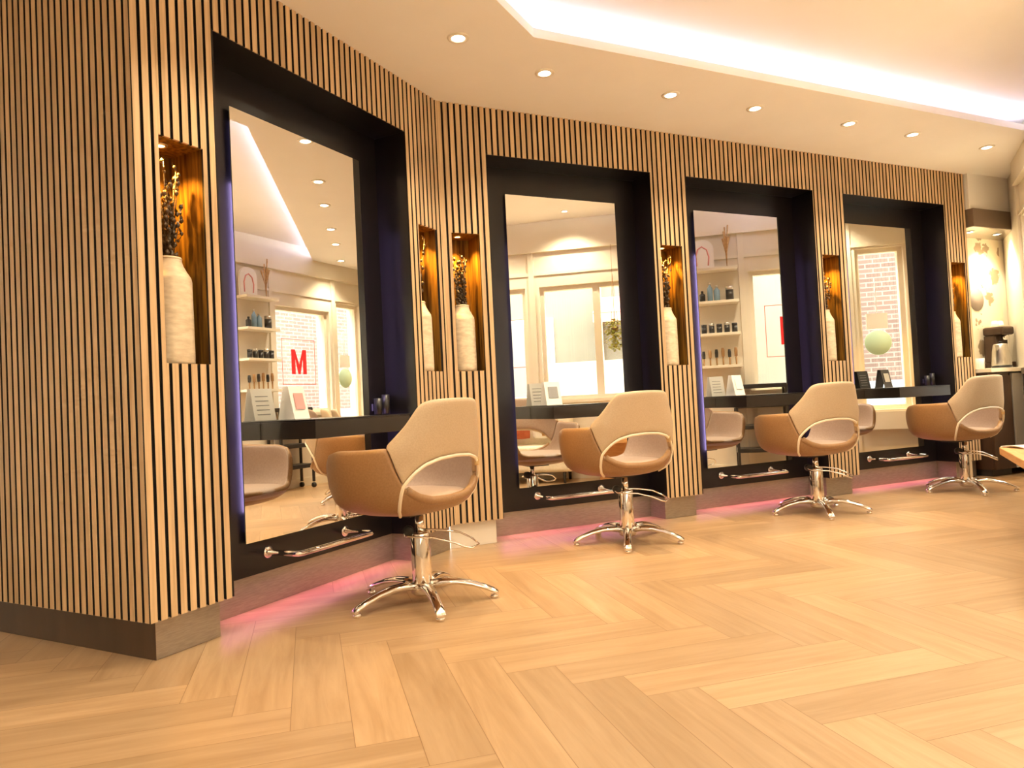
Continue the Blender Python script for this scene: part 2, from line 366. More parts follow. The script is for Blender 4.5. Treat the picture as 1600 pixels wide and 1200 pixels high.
# plinths
IN = .049
def plinth(name, u0, u1, y0, y1, loc, rotz, mt):
    o = MB().box(u0, u1, y0, y1, 0, ZS-.001).build(name, mt, loc=loc, rotz=rotz, kind='structure', bevel=.0015); return o
baseB, baseC = nB*OB, nC*OC
plinth('baseboard_left_front', b_start+IN+.002, 2.0249-.035, IN, .33, baseB, rotB, M['plinth'])
plinth('baseboard_recess_left', 2.0249-.035, 3.3427+.01, DEP+.002, .35, baseB, rotB, M['plinth'])
plinth('baseboard_corner_left', 3.3427+.01, b_end+.0, IN, .33, baseB, rotB, M['plinth'])
plinth('baseboard_corner_back', c_start-.02, CO[0][0]-.035, IN, .33, baseC, rotC, M['plinth_glare'])
for i, (a, b) in enumerate(CO):
    plinth('baseboard_recess_back', a-.035, b+.01, DEP+.002, .35, baseC, rotC, M['plinth'])
    nx = CO[i+1][0]-.035 if i < 2 else c_end-.02
    plinth('baseboard_back', b+.01, nx, IN, .33, baseC, rotC, M['plinth'])
MB().box(-LA, -IN-.0005, IN, .30, 0, ZS-.001).build('baseboard_left', M['brown'], loc=cor, rotz=math.atan2(-uA.y, -uA.x), kind='structure')  # dark brown stands in for shade on this unlit plinth

# recess panels (black laminate linings of every opening)
def recess(w, a, b):
    mb = MB(); y0, y1 = ST*.5, DEP
    mb.box(a, b, DEP-.004, .30, ZS, ZT)                       # back panel
    mb.box(a-.006, a+.001, y0, .30, ZS, ZT); mb.box(b-.001, b+.006, y0, .30, ZS, ZT)
    mb.box(a-.006, b+.006, y0, .30, ZT-.001, ZT+.006)
    return mb.build('wall_recess_panel', M['black'], loc=(baseB if w == 'B' else baseC), rotz=(rotB if w == 'B' else rotC), kind='structure')
for a, b in BO: recess('B', a, b)
for a, b in CO: recess('C', a, b)

# niches: dark wood lining with an amber spot
def niche(w, a, b):
    mb = MB(); t = .005; d = .19
    mb.box(a-t, a+.001, ST, d, ZN0-t, ZN1+t); mb.box(b-.001, b+t, ST, d, ZN0-t, ZN1+t)
    mb.box(a, b, ST, d, ZN1-.001, ZN1+t); mb.box(a, b, ST, d, ZN0-t, ZN0+.001); mb.box(a, b, d, d+t, ZN0-t, ZN1+t)
    loc, rz = (baseB, rotB) if w == 'B' else (baseC, rotC)
    return mb.build('wall_niche_lining', M['niche'], loc=loc, rotz=rz, kind='structure')
NICHES = [('B', *x) for x in BN]+[('C', *x) for x in CN]
for w_, a_, b_ in NICHES: niche(w_, a_, b_)
NWHERE = ['niche left of the nearest tall mirror', 'narrow niche between the nearest mirror and the wall corner', 'niche between the wall corner and the second mirror',
          'niche between the second and third mirrors', 'niche between the third and fourth mirrors', 'niche right of the farthest mirror, beside the kitchen']
def lightcan(name, loc, label, cat, group, r=.038, amber=False):
    t = thing(name, label, cat, loc, 0, group)
    MB().lathe([(r*.78,-.001),(r*.80,-.006),(r*1.25,-.005),(r*1.3,0.0)], seg=20).build('trim_ring', M['trim'] if not amber else M['brass'], t)
    MB().lathe([(0,-.0035),(r*.78,-.0035),(r*.78,-.001)], seg=20).build('lamp_disc', M['bulb_amber'] if amber else M['bulb'], t)
    return t

def vase_mb():
    mb = MB(); prof = [(0,0),(.076,0),(.081,.006),(.082,.03),(.081,.18),(.080,.325),(.077,.340),(.064,.362),(.052,.385),(.046,.405),(.045,.418),(.040,.418),(.038,.405),(.036,.37),(0,.36)]
    seg = 28; n = len(prof); 
    mb.lathe([(r*1.02, h) for r, h in prof], seg=seg); return mb
def flowers(rng):
    mb = MB()
    mb.lathe([(0,.363),(.030,.363),(.030,.40),(0,.41)], seg=8)
    for k in range(15):
        a = rng.uniform(0, 2*PI); r = rng.uniform(.005, .062); h = rng.uniform(.58, .80)
        tip = Vector((math.cos(a)*r, math.sin(a)*r, h)); p0 = Vector((math.cos(a)*.007, math.sin(a)*.007, .37))
        mb.tube([p0, p0.lerp(tip, .5), tip], [.0022,.002,.0015], seg=5)
        for j in range(9):
            t = .15+.85*j/8; b0 = p0.lerp(tip, t); p = b0+Vector((rng.uniform(-.016,.016), rng.uniform(-.016,.016), .004))
            s = rng.uniform(.006, .011); mb.tube([b0, p], .001, seg=4)
            mb.lathe([(0,-s*1.3),(s*.7,-s*.6),(s,0),(s*.6,s*.9),(0,s*1.4)], c=p, seg=7)
            q = p+Vector((rng.uniform(-.02,.02), rng.uniform(-.015,.015), .022)); d = (q-p); sd = d.cross(Vector((0,0,1))).normalized()*.006
            mb.add([p, p+d*.5+sd, q, p+d*.5-sd], [(0,1,2,3)], 0, True)
    return mb
VASE = thing('ceramic_vase', 'x', 'vase', group='cream vases in the wall niches')
vase_mb().build('vase_body', M['vase'], VASE)
MB().lathe([(.046,.410),(.0485,.414),(.046,.420),(.041,.417)], seg=24).build('vase_lip', M['vase'], VASE)
first = True
for i, (w, a, b) in enumerate(NICHES):
    near = (a+b)/2-(.008 if w == 'C' else .0)
    loc = P_(w, near, .098, ZN0+.001); lab = 'cream bottle-shaped vase, ' + NWHERE[i]
    rz = rotB if w == 'B' else rotC
    if first: VASE['label'] = lab; VASE.location = loc; first = False
    else:
        v_ = copy_tree(VASE, lab, loc, rz)
        if w == 'C': v_.scale = (.92, .92, 1)
    f = flowers(random.Random(20+i)).build('dried_flowers', M['dried'], loc=tuple(loc), rotz=rz)
    tag(f, 'dark dried flowers, ' + NWHERE[i], 'dried flowers', 'dried flowers in the niche vases')
    lp = P_(w, (a+.072 if i != 2 else (a+b)/2-.02), .09, ZN1-.001)
    lightcan('niche_spotlight', lp, 'small amber spotlight, ' + NWHERE[i], 'spotlight', 'amber spotlights in the niches', r=.022, amber=True)
    spot(tuple(lp-Vector((0,0,.012))), 13.0, 110, .8, (1.0,.50,.08), .012)

# ------------------------------------------------------------------ mirrors, shelves, footrests
ORD = ['nearest', 'second', 'third', 'farthest']
MIR = [('B', 2.265, 3.160), ('C', 2.012, 2.878), ('C', 3.590, 4.448), ('C', 5.217, 6.050)]
for i, (w, a, b) in enumerate(MIR):
    loc, rz = P_(w, (a+b)/2, DEP-.004), (rotB if w == 'B' else rotC); hw = (b-a)/2
    t = thing('wall_mirror', f'tall rectangular mirror on black panel, {ORD[i]} of the four styling places', 'mirror', (loc.x, loc.y, ZM0), rz, 'tall styling mirrors'); H_ = ZM1-ZM0
    y0, y1 = -.024, -.018
    mb = MB(); mb.add([(-hw,y0,0),(hw,y0,0),(hw,y0,H_),(-hw,y0,H_)], [(0,1,2,3)]); mb.build('mirror_glass', M['mirror'], t)
    mb = MB(); mb.box(-hw, hw, y0+.0008, y1, 0, H_); mb.box(-hw+.05, hw-.05, y1, -.0005, .05, H_-.05); mb.build('backing_board', M['mirror_edge'], t)
    mb = MB(); mb.box(-hw+.035, -hw+.045, y1, -.006, .05, H_-.05); mb.box(hw-.045, hw-.035, y1, -.006, .05, H_-.05); mb.build('led_strip', M['led_violet'], t)
    u_, n_ = (uB, nB) if w == 'B' else (uC, nC)
    e = [1.0,.4,1.5,.25][i]
    strip(P_(w, a+.034, DEP-.012, (ZM0+ZM1)/2-.1), 1.5, .010, e, (.60,.42,1.0), -u_, (0,0,1))
    strip(P_(w, b-.034, DEP-.012, (ZM0+ZM1)/2-.1), 1.5, .010, e*.7, (.60,.42,1.0), u_, (0,0,1))
    # LED under the panel, washing the floor
    strip(P_(w, (a+b)/2, DEP-.012, ZS-.004), b-a+.3, .012, .34, (1.0,.24,.62), Vector((0,0,-1))-n_*.55, u_, 110)
    # console shelf
    sa, sb = a+.107, b-.088; loc = P_(w, (sa+sb)/2, DEP-.028); hs = (sb-sa)/2; dp = .333
    s = thing('console_shelf', f'black box shelf across the lower part of the {ORD[i]} mirror', 'shelf', (loc.x, loc.y, .757), rz, 'black console shelves under the mirrors')
    MB().box(-hs, hs, -dp, -.001, 0, .078).build('shelf_body', M['console'], s, bevel=.002)
    MB().box(-hs, hs, -dp-.001, -.001, .0781, .086).build('glass_top', M['black'], s, bevel=.001)
    # footrest
    fa, fb = a+.140, a+.140+(.53 if w == 'B' else .50); loc = P_(w, (fa+fb)/2, DEP-.004)
    f = thing('footrest_bar', f'chrome footrest bar on the black panel below the {ORD[i]} mirror', 'footrest', (loc.x, loc.y, .24), rz, 'chrome footrests'); hf = (fb-fa)/2
    for sx in (-1, 1):
        MB().lathe([(0,0),(.026,0),(.028,-.004),(.028,-.010),(.018,-.014),(0,-.014)][::-1], c=(sx*hf,0,0), seg=20, axis='y').build('wall_flange', M['chrome'], f)
    r_ = .0125; pts = [(-hf,-.008,0),(-hf,-.17,-.0),(-hf+.006,-.188,0),(-hf+.024,-.197,0),(hf-.024,-.197,0),(hf-.006,-.188,0),(hf,-.17,0),(hf,-.008,0)]
    MB().tube(pts, r_, seg=14).build('footrest_tube', M['chrome'], f)

# ------------------------------------------------------------------ styling chairs
def sgn(x): return -1 if x < 0 else 1
def lerp(a, b, t): return a+(b-a)*t
def curve(pts, x):
    for (x0, y0), (x1, y1) in zip(pts, pts[1:]):
        if x <= x1:
            t = (x-x0)/(x1-x0) if x1 > x0 else 0; t = max(0, min(1, t)); return y0+(y1-y0)*t
    return pts[-1][1]
def scurve(pts, x):
    for (x0, y0), (x1, y1) in zip(pts, pts[1:]):
        if x <= x1:
            t = max(0, min(1, (x-x0)/(x1-x0))); t = t*t*(3-2*t); return y0+(y1-y0)*t
    return pts[-1][1]
def shell_pos(th, z):
    """th in degrees from the middle of the back, z height; returns the outer skin of the tub"""
    a = math.radians(th); e = .80
    x = .340*sgn(math.sin(a))*abs(math.sin(a))**e
    c = math.cos(a); y = (-.285 if c > 0 else .32)*abs(c)**e
    k = curve([(.40,.46),(.415,.70),(.44,.84),(.48,.93),(.54,.98),(.62,1.0),(.90,.985)], z)
    x *= k; y = y*k
    if c > 0: y -= .20*max(0, z-.62)*c**.5 + .00
    x *= 1-.22*max(0, z-.70)/.2
    return Vector((x, y, z))
def seam(th):      # lower edge of the backrest: arch over the opening, then the seam up to the arm
    t = abs(th); return curve([(0,.657),(13,.651),(25,.632),(34,.602),(41,.570),(45,.548),(49,.590),(53,.635),(58,.692),(62,.712)], t)
def top_back(th):
    t = abs(th); return curve([(0,.905),(30,.902),(38,.895),(43,.880),(50,.805),(62,.718)], t)
def tub_top(th):
    t = abs(th)
    if t <= 45: return curve([(0,.470),(17,.476),(31,.497),(40,.524),(45,.546)], t)
    if t <= 62: return seam(t)-.001
    return scurve([(62,.712),(100,.705),(118,.690),(128,.655),(140,.50),(152,.475),(180,.47)], t)
def make_chair():
    t = thing('styling_chair', 'x', 'chair', group='beige salon styling chairs')
    ths = sorted(set([x for x in range(-180, 180, 4)]+[-62,-45,45,62,-118,118,-128,128]))
    mb = MB(); NV = 9; NU = len(ths)
    def fn(i, j):
        th = ths[i]; zt = tub_top(th); s = j/(NV-1); z = .40+(zt-.40)*(s**1.25); return shell_pos(th, z)
    vs = [fn(i, j) for i in range(NU) for j in range(NV)]
    fs = []
    for i in range(NU):
        for j in range(NV-1):
            a = i*NV+j; b = ((i+1)%NU)*NV+j; fs.append((a, b, b+1, a+1))
    vs.append(Vector((0,0,.395))); fs += [(len(vs)-1, ((i+1)%NU)*NV, i*NV) for i in range(NU)]
    mb.add(vs, fs, 0, True); mb.build('tub_shell', [M['tan'], M['blush']], t, solid=.030, subd=1)
    mb = MB(); bt = list(range(-62, 63, 4)); bt = sorted(set([-62,62,-45,45]+bt)); NV = 9
    vs = []; 
    for th in bt:
        lo, hi = seam(th)+.001, max(top_back(th), seam(th)+.008)
        for j in range(NV): vs.append(shell_pos(th, lo+(hi-lo)*j/(NV-1)))
    fs = [(i*NV+j, (i+1)*NV+j, (i+1)*NV+j+1, i*NV+j+1) for i in range(len(bt)-1) for j in range(NV-1)]
    mb.add(vs, fs, 0, True); mb.build('backrest', [M['cream'], M['blush']], t, solid=.030, subd=1)
    # pale piping: up the tub, over the opening, down again
    path = [(-52,.415),(-51,.44),(-49,.48),(-47,.52),(-45,.547)]+[(th, seam(th)) for th in range(-42, 43, 3)]+[(45,.547),(47,.52),(49,.48),(51,.44),(52,.415)]
    pts = []
    for th, z in path:
        p = shell_pos(th, z); q = Vector((p.x, p.y, 0)).normalized()*.002; pts.append(p+q)
    MB().tube(pts, .0075, seg=8).build('piping', M['piping'], t)
    # rolled lip of the opening
    pts = [shell_pos(th, tub_top(th)-.002)-Vector((shell_pos(th,.5).x, shell_pos(th,.5).y, 0)).normalized()*.013 for th in range(-42, 43, 4)]
    MB().tube(pts, .019, seg=10).build('opening_lip', M['tan'], t)
    # seat cushion
    mb = MB(); 
    for (hh, prof) in ((0, [(.0,.425),(.60,.425),(.80,.435),(.87,.455),(.86,.475),(.80,.488),(.55,.493),(0,.494)]),):
        n = len(prof); vs = []; seg = 48
        for k in range(seg):
            a = 2*PI*k/seg
            x = .335*sgn(math.sin(a))*abs(math.sin(a))**.8; c = math.cos(a); y = (-.28 if c > 0 else .32)*abs(c)**.8
            for r, z in prof: vs.append((x*r, y*r+(.012 if c < 0 else 0), z))
        fs = [(k*n+j, ((k+1)%seg)*n+j, ((k+1)%seg)*n+j+1, k*n+j+1) for k in range(seg) for j in range(n-1)]
        mb.add(vs, fs, 0, True)
    mb.build('seat_cushion', M['blush'], t, subd=1)
    for sx in (1,):
        p = shell_pos(sx*31, .612); MB().box(-.012,.012,-.012,.010,-.018,.016).build('clip', M['brass'], t, loc=tuple(p), rotz=-math.radians(sx*-35)+0, bevel=.004)
    # mechanism under the seat
    MB().box(-.08,.08,-.08,.08,.388,.402).build('seat_plate', M['rubber'], t, bevel=.005)
    return t
def make_base():
    """column, star base and pump lever, in their own frame (does not turn with the seat)"""
    parts = []
    parts.append(('piston', MB().lathe([(0,.31),(.019,.31),(.019,.385),(0,.385)][::1], seg=20), 'chrome'))
    parts.append(('column', MB().lathe([(0,.055),(.043,.055),(.044,.06),(.044,.305),(.041,.312),(0,.312)], seg=32), 'chrome'))
    parts.append(('hub', MB().lathe([(0,.035),(.040,.035),(.052,.045),(.054,.070),(.047,.088),(0,.088)], seg=32), 'chrome'))
    for k in range(5):
        a = 2*PI*k/5; ca, sa = math.cos(a), math.sin(a); mb = MB()
        prof = [(.03,.070,.032,.024),(.09,.082,.029,.021),(.15,.081,.026,.018),(.21,.069,.023,.016),(.27,.048,.022,.015),(.305,.032,.024,.015),(.324,.022,.021,.010)]
        vs = []; S = 10
        for r, z, hw, hh in prof:
            for q in range(S):
                w = 2*PI*q/S; o = math.cos(w)*hw; v = math.sin(w)*hh
                if v < 0: v *= .7
                vs.append((1.05*r*ca-o*sa, 1.05*r*sa+o*ca, z+v))
        n = len(prof)
        fs = [(i*S+q, (i+1)*S+q, (i+1)*S+(q+1)%S, i*S+(q+1)%S) for i in range(n-1) for q in range(S)]+[tuple(range(S)), tuple((n-1)*S+q for q in range(S))[::-1]]
        mb.add(vs, fs, 0, True)
        foot = MB().lathe([(0,0),(.016,0),(.019,.004),(.019,.012),(.014,.018),(0,.018)], c=(.321*ca,.321*sa,0), seg=16)
        parts.append(('base_leg', mb, 'chrome', ('foot_glide', foot, 'chrome')))
    return parts
LEVZ = -.018
LEV = [(-.050,0,.335),(-.070,-.02,.330),(-.060,-.05,.322),(-.02,-.058,.318),(.06,-.060,.312),(.15,-.062,.285),(.20,-.060,.262),(.230,-.045,.252),(.262,-.005,.262),(.235,.030,.282),(.18,.045,.310),(.10,.045,.325),(.04,.050,.330),(-.02,.052,.333)]
def lever_mb(): return MB().tube([(a, b, c+LEVZ) for a, b, c in LEV], .0048, seg=8)
CH = [(-.447, 3.235, -56, 2, 'nearest tall mirror at the left'), (.655, 4.35, -27, 45, 'second mirror'), (2.10, 5.03, -20, 45, 'third mirror'), (3.565, 5.69, -22, 42, 'farthest mirror near the kitchen')]
chairs = []
proto = make_chair(); baseparts = make_base()
def add_base(t, phase, seatrot):
    for p in baseparts:
        rz = math.radians(phase)-seatrot if p[0] in ('base_leg',) else 0
        o = p[1].build(p[0], M[p[2]], t, rotz=rz)
        if len(p) > 3: p[3][1].build(p[3][0], M[p[3][2]], o)
    o = lever_mb().build('pump_lever', M['chrome'], t, rotz=math.radians(4)-seatrot)
    MB().lathe([(0,-.02),(.024,-.02),(.026,0),(.024,.02),(0,.02)], c=(-.052,0,.317), seg=16, axis='y').build('lever_pivot', M['rubber'], o)
SHIFT = .065
for ch_ in [o for o in bpy.data.objects if o.parent == proto]: ch_.location.y += SHIFT
def place_chair(x, y, az, phase, lab, i):
    rz = -math.radians(az)
    if i == 0: t = proto; t.location = (x, y, 0); t.rotation_euler = (0,0,rz)
    else: t = copy_tree(proto, None, (x, y, 0), rz)
    t['label'] = lab; chairs.append((t, phase, rz)); return t
for i, (x, y, az, ph, lab) in enumerate(CH): place_chair(x, y, az, ph, 'beige and tan salon chair facing the '+lab, i)
for t, ph, rz in chairs: add_base(t, ph, rz)

# ------------------------------------------------------------------ ceiling with cove
def quad_slab(name, polys, z0, z1, mt):
    mb = MB()
    for p in polys: mb.prism([(q.x, q.y) for q in p], z0, z1)
    return mb.build(name, mt, kind='structure')
far = isect(nB, OB+1.5, nC, OC+1.5)
K1 = K-uB*7.0; K2 = K+uC*4.33; K3 = K2+uE*4.6
A0 = K1+nB*5.0
quad_slab('ceiling_lower', [[far-uB*10+nB*4, K1, K, far, far+nB*4], [K, K2, K3, far+uC*4.0, far]], ZC, ZC+.048, M['ceiling'])
MB().box(-5.5, 10.2, -OE-.22, 9, ZUP, ZUP+.08).build('ceiling', M['ceiling'], rotz=math.atan2(uE.y, uE.x), kind='structure')
led_t = MB()
dirs = [(K1, K, nB), (K, K2, nC)]
for p, q, n in dirs:
    d = (q-p); ln = d.length; d.normalize(); c0 = p+n*.06
    led = MB().box(0, ln-.05, 0, .012, 0, .008)
    o = led.build('led_strip_light', M['led_white'], loc=(c0.x+d.x*.03, c0.y+d.y*.03, ZC+.049), rotz=math.atan2(d.y, d.x))
    tag(o, 'white LED strip on the ceiling cove ledge ' + ('above the nearest mirror' if n is nB else 'above the three farther mirrors'), 'LED strip')
    mid = p+d*(ln/2)+n*.05
    strip((mid.x, mid.y, ZC+.062), ln-.1, .02, 1.6*ln/4.3, (.72,.68,1.0), Vector((0,0,1))-n*.45, d)

DL = ['above the nearest chair and mirror', 'above the corner of the slatted walls', 'above the second mirror', 'above the niche between second and third mirrors', 'above the third mirror', 'above the fourth mirror', 'above the kitchen end of the slatted wall']
for (x, y), lb in zip(ROW, DL): lightcan('ceiling_downlight', (x, y, ZC), 'round recessed ceiling downlight '+lb, 'downlight', 'recessed downlights along the slatted walls', r=.044)
for k, (x, y) in enumerate(ROW_FILL): lightcan('ceiling_downlight', (x, y, ZC), ['added fill downlight out of view by the outer slat corner', 'added fill downlight in front of the left slat wall', 'added fill downlight behind the camera'][k], 'downlight', 'recessed downlights along the slatted walls', r=.044)
for k, (x, y) in enumerate(INNER): lightcan('ceiling_downlight', (x, y, ZUP), 'recessed downlight in the raised ceiling '+['mirrored in the second mirror', 'in front of the nearest chair, added as fill', 'left of the camera, added as fill', 'above the camera, added as fill', 'in the middle of the raised ceiling, added as fill'][k], 'downlight', 'downlights in the raised ceiling', r=.034)

# ------------------------------------------------------------------ window wall E  (local frame: x = u, y = -(offset), z)
rotE = math.atan2(uE.y, uE.x)
def Eobj(mb, name, mt, **kw): return mb.build(name, mt, loc=(0,0,0), rotz=rotE, **kw)
YE = -OE         # inner face; outside is y < YE
WINS = [(-2.6,-.4,.88,2.17), (.1,2.0,.88,2.17), (2.45,3.66,.88,2.17), (3.82,5.38,.88,2.17), (6.09,7.00,.88,2.15), (7.14,7.60,.62,2.28)]
holes = [(a, b, c, d) for a, b, c, d in WINS]
mb = MB()
for a, b, c, d in rects(-4.5, 9.1, 0, ZUP, holes): mb.box(a, b, YE-.22, YE, c, d)
wallE = Eobj(mb, 'wall_window', M['wall'], kind='structure')
# upper beam and white panelling above the windows
Eobj(MB().box(-4.5, 7.60, YE, YE+.05, 2.56, ZUP), 'trim_1', M['frame'], kind='structure')
mb = MB()
for u in (2.4, 3.74, 5.46, 6.02, 7.07, 7.66): mb.box(u-.03, u+.03, YE, YE+.022, .0, 2.56)
Eobj(mb, 'trim_2', M['frame'], kind='structure')
Eobj(MB().box(2.4, 7.66, YE+.001, YE+.016, 2.30, 2.33), 'trim_3', M['frame'], kind='structure')
Eobj(MB().box(-4.5, 7.70, YE, YE+.012, 0, .10), 'baseboard_window', M['frame'], kind='structure')
for i, (a, b, c, d) in enumerate(WINS):
    fr = MB(); f = .045; y0, y1 = YE-.12, YE-.05
    fr.box(a, b, y0, y1, c, c+f); fr.box(a, b, y0, y1, d-f, d); fr.box(a, a+f, y0, y1, c+f, d-f); fr.box(b-f, b, y0, y1, c+f, d-f)
    fr.box(a-.05, b+.05, YE, YE+.05, c-.035, c)
    if i in (3,): fr.box(4.42, 4.50, y0, y1, c+f, d-f)
    if i in (2,): fr.box(2.95, 3.02, y0, y1, c+f, d-f)
    w = Eobj(fr, f'window_{i+1}', M['frame'], kind='structure')
    g = MB().box(a+f, b-f, YE-.088, YE-.082, c+f, d-f).build('window_pane', M['glass'], w)
    if i == 3: MB().box(a+f, b-f, YE-.081, YE-.079, c+f, 1.30).build('frosted_film', M['film'], w)
# low white panel under the far window
Eobj(MB().box(7.12, 7.64, YE, YE+.06, .42, .60), 'trim_4', M['white'], kind='structure')
# M signs on the window panes
def m_sign(uc, zc, s, label):
    t = thing('window_sign', label, 'sign', tuple(uE*uc+nE*(OE+.072)+Vector((0,0,zc))), rotE, 'red M signs on the windows')
    mb = MB(); h = s/2; w = .007
    mb.box(-h, h, -.001, .001, -h-w, -h); mb.box(-h, h, -.001, .001, h, h+w); mb.box(-h-w, -h, -.001, .001, -h-w, h+w); mb.box(h, h+w, -.001, .001, -h-w, h+w)
    mb.build('square_outline', M['redline'], t)
    hw, hh, st = .125, .15, .062
    outl = [(-hw,-hh),(-hw+st,-hh),(-hw+st,.04),(-.018,-hh),(.018,-hh),(hw-st,.04),(hw-st,-hh),(hw,-hh),(hw,hh),(hw-st,hh),(0,-.03),(-hw+st,hh),(-hw,hh)]
    def tri(pts):   # convex pieces of the letter
        return [[pts[0],pts[1],pts[11],pts[12]], [pts[11],pts[2],pts[3],pts[10]], [pts[10],pts[3],pts[4]], [pts[9],pts[10],pts[4],pts[5]], [pts[6],pts[7],pts[8],pts[9]]]
    mb = MB()
    for pc in tri(outl):
        n = len(pc); mb.add([(x,-.0012,z) for x, z in pc]+[(x,.0012,z) for x, z in pc], [tuple(range(n)), tuple(range(n,2*n))[::-1]]+[(i,(i+1)%n,n+(i+1)%n,n+i) for i in range(n)])
    mb.build('letter_m', M['red'], t)
m_sign(6.515, 1.50, .54, 'red letter M in a thin square on the window beside the product shelves')
m_sign(3.34, 1.55, .54, 'red letter M in a thin square on the window seen in the second mirror')
# product shelves
SH = [1.16, 1.50, 1.84, 2.19]
nu0, nu1 = 5.50, 5.965
def Epos(u, d, z): return uE*u - nE*d + nE*OE + Vector((0,0,z))     # d = distance from the wall into the room
for k, z in enumerate(SH):
    o = MB().box(-(nu1-nu0)/2, (nu1-nu0)/2, 0, .20, -.028, 0).build('wall_shelf', M['frame'], loc=tuple(Epos((nu0+nu1)/2, 0.001, z)), rotz=rotE, bevel=.002)
    tag(o, ['cream wall shelf of brown brushes, lowest of four', 'cream wall shelf of black jars, second from the bottom', 'cream wall shelf of blue bottles, second from the top', 'cream wall shelf with dried grass, topmost of four'][k], 'shelf', 'cream product shelves')
def bottle(name, u, z, h, r, mt, cap, label, group, d=.10, shape=0):
    t = thing(name, label, {'product_bottle':'bottle','product_jar':'jar','hair_brush':'brush','product_tube':'tube'}[name], tuple(Epos(u, d, z)), 0, group)
    if shape == 0:
        MB().lathe([(0,0),(r,0),(r,h*.68),(r*.45,h*.80),(r*.38,h*.86),(0,h*.86)], seg=14).build('bottle_body', M[mt], t)
        MB().lathe([(0,h*.86),(r*.45,h*.86),(r*.45,h),(0,h)], seg=12).build('cap', M[cap], t)
    elif shape == 1:
        MB().lathe([(0,0),(r,0),(r,h*.75),(0,h*.75)], seg=16).build('jar_body', M[mt], t)
        MB().lathe([(0,h*.75),(r*1.03,h*.75),(r*1.03,h),(0,h)], seg=16).build('lid', M[cap], t)
    else:
        MB().lathe([(0,0),(r*.4,0),(r*.45,h*.45),(r*.3,h*.5),(0,h*.5)], seg=10).build('handle', M['amberwood'], t)
        MB().lathe([(0,h*.5),(r*.8,h*.5),(r*.9,h*.8),(r*.7,h),(0,h)], seg=12).build('bristle_head', M[mt], t)
rs = random.Random(5)
for k in range(5): bottle('product_jar', 5.60+k*.078, SH[1], .10+.01*(k%2), .028, 'dark', ['dark','steel'][k%2], 'small black product jar on the second shelf from the bottom of the window wall', 'black jars on the second shelf', shape=1)
for k, (u, h, r) in enumerate([(5.60,.12,.03),(5.68,.21,.028),(5.75,.17,.032)]): bottle('product_bottle', u, SH[2], h, r, ['dark','blue','blue'][k], ['dark','steel','steel'][k], ['short dark bottle left of the blue bottles on the product shelf', 'tall pale blue pump bottle in the middle of the product shelf', 'shorter pale blue bottle beside the tall blue one'][k], 'bottles on the blue shelf')
bottle('product_jar', 5.88, SH[2], .15, .04, 'dark', 'steel', 'dark jar with pale label right of the blue bottles', 'bottles on the blue shelf', shape=1)
for k in range(6): bottle('hair_brush', 5.58+k*.066, SH[0], .10+.03*rs.random()*3, .02, ['dark','amberwood'][k%2], 'dark', 'wooden handled round brush standing on the lowest product shelf', 'brushes on the lowest shelf', shape=2)
# framed arch picture and dried grass on the top shelf
t = thing('table_picture', 'white rounded picture with a pink arch on the top product shelf', 'picture', tuple(Epos(5.62, .09, 2.19)), rotE)
pts = [(-.12,0),(.12,0),(.12,.22)]+[(.12*math.cos(a), .22+.10*math.sin(a)) for a in [PI*k/12 for k in range(1,12)]]+[(-.12,.22)]
mb = MB(); n = len(pts); mb.add([(x,-.012,z) for x,z in pts]+[(x,.012,z) for x,z in pts], [tuple(range(n)), tuple(range(n,2*n))[::-1]]+[(i,(i+1)%n,n+(i+1)%n,n+i) for i in range(n)]); mb.build('panel', M['white'], t)
MB().tube([(-.06,.014,.04),(-.065,.014,.15),(-.04,.014,.22),(0,.014,.245),(.05,.014,.21),(.07,.014,.13),(.06,.014,.04)], .008, seg=6).build('pink_arch', M['pink'], t)
t = thing('dried_grass_stand', 'dried grass stems on a dark round foot on the top product shelf', 'dried plant', tuple(Epos(5.87, .10, 2.19)), rotE)
MB().lathe([(0,0),(.055,0),(.055,.008),(0,.010)], seg=20).build('foot', M['dark'], t)
mb = MB()
for k in range(9):
    a = rs.uniform(0,2*PI); r = rs.uniform(.01,.05); h = rs.uniform(.30,.46)
    mb.tube([(0,0,.008),(r*.2*math.cos(a),r*.2*math.sin(a),h*.5),(r*math.cos(a),r*math.sin(a),h)], [.003,.003,.012 if k%2 else .007], seg=6)
mb.build('grass_stems', M['pampas'], t)
# hanging plant in front of the big window
t = thing('hanging_plant', 'yellow-green trailing plant hanging on cords before the big window', 'plant', tuple(Epos(4.66, .12, 1.62)), rotE)
MB().lathe([(0,-.03),(.03,-.025),(.04,.0),(.038,.03),(0,.03)], seg=16).build('pot', M['amberwood'], t)
mb = MB()
for k in range(4): a = k*PI/2; mb.tube([(.037*math.cos(a),.037*math.sin(a),.03),(0,0,.62)], .002, seg=4)
mb.tube([(0,0,.62),(0,0,.935)], .002, seg=4); mb.build('cords', M['amberwood'], t)
mb = MB()
for k in range(420):
    a = rs.uniform(0,2*PI); r = rs.uniform(.0,.12); z = rs.uniform(-.24,.12)*(1-r*2.5); p = Vector((math.cos(a)*r, math.sin(a)*r*.8, z)); s = rs.uniform(.03,.055)
    d = Vector((math.cos(a), math.sin(a), rs.uniform(-1,.5))).normalized()*s; sd = d.cross(Vector((0,0,1))).normalized()*s*.4
    mb.add([p, p+d*.5+sd, p+d, p+d*.5-sd], [(0,1,2,3)], 0, False)
mb.build('leaves', M['green'], t)
